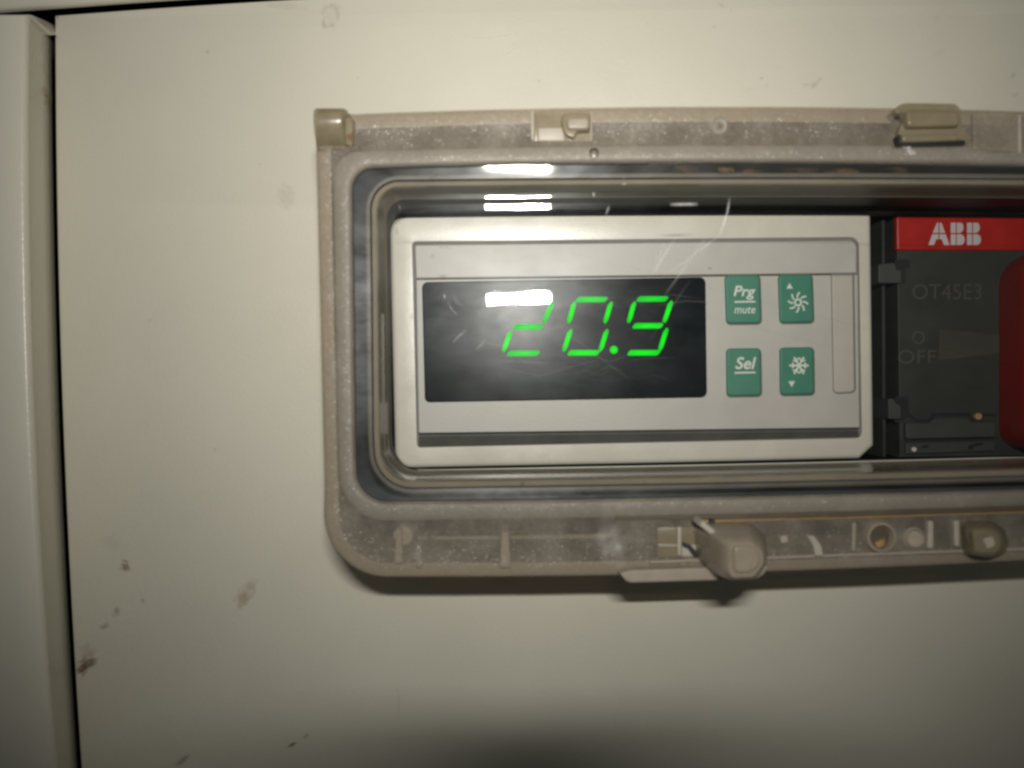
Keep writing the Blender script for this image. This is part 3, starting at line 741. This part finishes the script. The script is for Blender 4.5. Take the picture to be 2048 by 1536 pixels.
# clear catch recess on the top border
rec = prism('catch_recess', rect(1066, 223, 1183, 283), H-0.2, H+0.06, 0, M['olive'], cov, 40)
prism('recess_floor', rect(1077, 256, 1128, 281), H, H+0.10, 1.5, M['rib'], rec, 40)
prism('recess_edge', rect(1063, 221, 1067, 280), H-0.2, H+0.35, 1, M['rib'], rec, 40)
prism('recess_edge', rect(1070, 228, 1075, 282), H-0.2, H+0.22, 1, M['olive'], rec, 40)
prism('recess_edge', rect(1181, 222, 1184, 282), H-0.2, H+0.30, 1, M['skirt'], rec, 40)
peg = rounded([(1119, 225), (1181, 226), (1181, 262), (1154, 263), (1150, 277), (1128, 270)], [20, 6, 6, 5, 6, 12], 6)
prism('peg', peg, H, H+1.3, 4.5, M['olive'], rec, 60, seg=5)
prism('peg_core', rounded([(1133, 233), (1180, 233), (1180, 259), (1133, 259)], 9, 4), H+1.1, H+2.0, 6, M['latch'], rec, 60, seg=4)
# moulding marks
V, F = loft([Rd(circ(1439, 253, 17, 24), H, H), Rd(circ(1439, 253, 14, 24), H, H+0.30), Rd(circ(1439, 253, 11, 24), H, H+0.28), Rd(circ(1439, 253, 7, 24), H, H+0.02)])
mk('ejector_ring', V, F, M['flange'], cov, 50)
V, F = loft([Rd(circ(1187.5, 307, 10, 20), H, H+0.42), Rd(circ(1187.5, 307, 8, 20), H, H+0.7), Rd(circ(1188, 309, 5, 20), H, H+0.3), Rd(circ(1188, 310, 2, 20), H, H+0.0)], last=True)
mk('drip_dimple', V, F, M['groove'], cov, 60)
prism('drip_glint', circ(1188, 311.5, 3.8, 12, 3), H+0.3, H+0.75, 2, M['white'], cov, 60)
smudge(cov, 'chip', 1818, 300, 34, 26, 0.6, M['d_white'], 0.9, H+0.62, 260, 0, 1.0)

# hinge clip at the upper right
clipo = prism('hinge_clip', rounded([(1789, 222), (1800, 208), (1815, 205.5), (1912, 207), (1922, 219), (1925, 236), (1925, 258), (1936, 262), (1936, 286), (1800, 289), (1797, 262), (1808, 240)], [4, 6, 6, 6, 4, 3, 3, 3, 4, 4, 3, 3], 3), H-3, H+1.5, 2.5, M['olive'], cov, 50, seg=4)
prism('clip_bridge', rounded([(1813, 219), (1918, 220), (1922, 252), (1815, 254)], 9, 4), H+1.2, H+3.0, 6, M['olive'], clipo, 60, seg=4)
prism('clip_bar', rounded([(1804, 268), (1918, 268), (1918, 281), (1806, 284)], 5, 3), H+1.2, H+2.3, 3.5, M['olive'], clipo, 60, seg=3)
prism('clip_slot', [(1794, 272), (1800, 268), (1804, 284), (1930, 280), (1930, 288), (1797, 291)], H-1, H+1.56, 0, M['black'], clipo, 40)
prism('clip_slot', [(1796, 226), (1806, 224), (1807, 234), (1797, 233)], H-1, H+1.56, 0, M['groove'], clipo, 40)
prism('cover_plate', rounded([(1946, 224), (2560, 238), (2560, 322), (1946, 300)], 3, 2), H, H+0.45, 2, M['frost'], cov, 40)
prism('mould_line', [(2037, 230), (2042, 230), (2043, 306), (2038, 306)], H, H+0.9, 1, M['rib'], cov, 40)

# lower right: clear part of the border with a groove, latch, holes and posts
def strip(name, x0, x1, f0, f1, d0, d1, mat, bev=1.0, n=24):
    top = [(x0+(x1-x0)*i/n, f0(x0+(x1-x0)*i/n)) for i in range(n+1)]
    bot = [(x0+(x1-x0)*i/n, f1(x0+(x1-x0)*i/n)) for i in range(n, -1, -1)]
    return prism(name, top+bot, d0, d1, bev, mat, cov, 40)
GL = Fn([(1230, 1036), (1548, 1029), (2048, 1014)])
strip('groove', 1232, 2660, lambda x: GL(x)-3, lambda x: GL(x)+4 + min(5, (x-1232)*0.01), H-0.5, H+0.22, M['groove'])
strip('amber_edge', 1400, 2660, lambda x: GL(x)+9, lambda x: GL(x)+12.0, H-0.5, H+0.24, M['amber'])
strip('lower_lip', 1300, 2660, lambda x: Fn([(1300, 1122), (1548, 1113), (2048, 1096)])(x), lambda x: Fn([(1300, 1127), (1548, 1118), (2048, 1101)])(x), H-0.4, H+0.25, M['skirt'])
# ledge under the latch
prism('ledge', [(1238, 1146), (1262, 1140), (1540, 1131), (1528, 1150), (1515, 1159), (1262, 1166.5), (1252, 1163)], 4, H+0.9, 4, M['skirt'], cov, 50, seg=4)
# latch slot
ls = prism('latch_slot', rect(1314, 1055, 1402, 1115), H-0.2, H+0.10, 1.5, M['olive'], cov, 40)
prism('slot_bar', rect(1355, 1054, 1363, 1112), H, H+0.9, 2, M['rib'], ls, 40)
prism('slot_bar', rect(1316, 1089, 1356, 1093), H, H+0.5, 1, M['rib'], ls, 40)
prism('slot_bar', rect(1364, 1090, 1394, 1113), H, H+0.35, 1, M['rib'], ls, 40)
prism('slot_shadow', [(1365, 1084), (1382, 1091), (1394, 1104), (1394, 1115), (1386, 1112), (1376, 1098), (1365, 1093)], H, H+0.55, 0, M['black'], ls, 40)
def latch(base, front, d0, d1, mat, name='latch'):
    b_ = rounded(base, 8, 3); f_ = rounded(front, 10, 3)
    rings = [[W(x, y, d0, d0-3) for x, y in b_]]
    for t in (0.0, 0.55, 0.85, 0.95, 1.0):
        q = [(p[0]*(1-t)+r_[0]*t, p[1]*(1-t)+r_[1]*t) for p, r_ in zip(b_, f_)]
        dd = d0 + (d1-d0)*(t if t < 1 else 1.0)
        e = 0 if t < 0.9 else (2.0 if t < 1 else 7.0)
        rings.append([W(x, y, dd) for x, y in (inset(q, e) if e else q)])
    V, F = loft(rings, last=True)
    return mk(name, V, F, mat, cov, 24)
la = latch([(1388, 1052), (1404, 1043), (1500, 1046), (1530, 1070), (1536, 1118), (1506, 1148), (1428, 1150), (1392, 1114)],
           [(1447, 1086), (1458, 1079), (1504, 1078), (1530, 1098), (1535, 1128), (1512, 1160), (1462, 1163), (1450, 1148)], H+0.2, H+12, M['latch'])
prism('latch_pad', rounded([(1466, 1092), (1508, 1091), (1522, 1106), (1522, 1130), (1504, 1146), (1468, 1147)], 10, 3), H+11.8, H+12.5, 5, M['latch'], la, 50, seg=4)
prism('latch_spring', stroke((1402, 1046), (1452, 1086), 13), H+1, H+6.2, 4, M['rib'], la, 50)
prism('latch_slot_end', rect(1386, 1041, 1396, 1050), H, H+1.2, 0, M['black'], la, 40)
prism('latch_slot_end', rect(1420, 1040, 1430, 1048), H, H+1.4, 0, M['black'], la, 40)
latch([(1922, 1050), (1934, 1042), (1984, 1042), (2008, 1058), (2018, 1082), (2012, 1108), (1976, 1116), (1926, 1108)],
      [(1944, 1064), (1958, 1058), (1986, 1058), (2002, 1070), (2008, 1086), (2002, 1108), (1978, 1113), (1948, 1108)], H+0.2, H+6, M['olive'])
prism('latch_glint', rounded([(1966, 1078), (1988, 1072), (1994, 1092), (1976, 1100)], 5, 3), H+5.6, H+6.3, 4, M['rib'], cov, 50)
# screw hole
V, F = loft([Rd(circ(1758, 1072, 34, 28), H, H+0.1), Rd(circ(1758, 1072, 29, 28), H, H+1.1), Rd(circ(1758, 1072, 24, 28), H, H+1.15), Rd(circ(1758, 1073, 19, 28, 22), H, H+0.3)])
sh_ = mk('screw_hole', V, F, M['latch'], cov, 50)
flat('hole_floor', [circ(1758, 1073, 21, 20, 24)], H+0.32, M['groove'], sh_)
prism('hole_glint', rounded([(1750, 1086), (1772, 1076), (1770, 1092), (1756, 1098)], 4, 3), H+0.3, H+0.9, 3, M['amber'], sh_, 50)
V, F = loft([Rd(circ(1828, 1076, 22, 24), H, H+0.05), Rd(circ(1828, 1076, 18, 24), H, H+0.5), Rd(circ(1828, 1076, 14, 24), H, H+0.1)], last=True)
mk('boss', V, F, M['skirt'], cov, 50)
for p_, mt, hh in (([(1612, 1070), (1630, 1072), (1644, 1092), (1648, 1112), (1630, 1114), (1628, 1096)], 'rib', 1.0), ([(1857, 1042), (1868, 1042), (1868, 1098), (1855, 1098)], 'rib', 0.9),
                   ([(1908, 1042), (1920, 1040), (1920, 1094), (1910, 1094)], 'rib', 0.9), ([(1706, 1046), (1714, 1046), (1712, 1104), (1704, 1104)], 'skirt', 0.6), ([(1560, 1072), (1576, 1070), (1578, 1086), (1562, 1088)], 'skirt', 0.4)):
    prism('post', rounded(p_, 4, 3), H-0.2, H+hh, 3, M[mt], cov, 50)
smudge(cov, 'worn_patch', 1225, 1090, 120, 110, 0, M['d_white'], 0.35, H+0.06, 271, 0, 0.7)

# ------------------------------------------------------------------ the photographer's lens, whose shadow falls at the bottom of the door
LR = 18.8
lens_c = Vector((2.4, -(D+1.0), -7.3)) * MM
n = 48
def lr(r, y): return [Vector((lens_c.x + r*MM*math.cos(2*math.pi*i/n), -(D+y)*MM, lens_c.z + r*MM*math.sin(2*math.pi*i/n))) for i in range(n)]
V, F = loft([lr(4, 1.5), lr(LR-3, 1.4), lr(LR-0.5, 1.2), lr(LR, 2.0), lr(LR, 24), lr(LR+2, 24.2), lr(LR+2, 26)], first=True, last=True)
o = mk('camera_lens', V, F, M['black'], None, 40)
setup(o, 'round black lens barrel below the flash, casting the dark shadow at the bottom edge', 'lens')
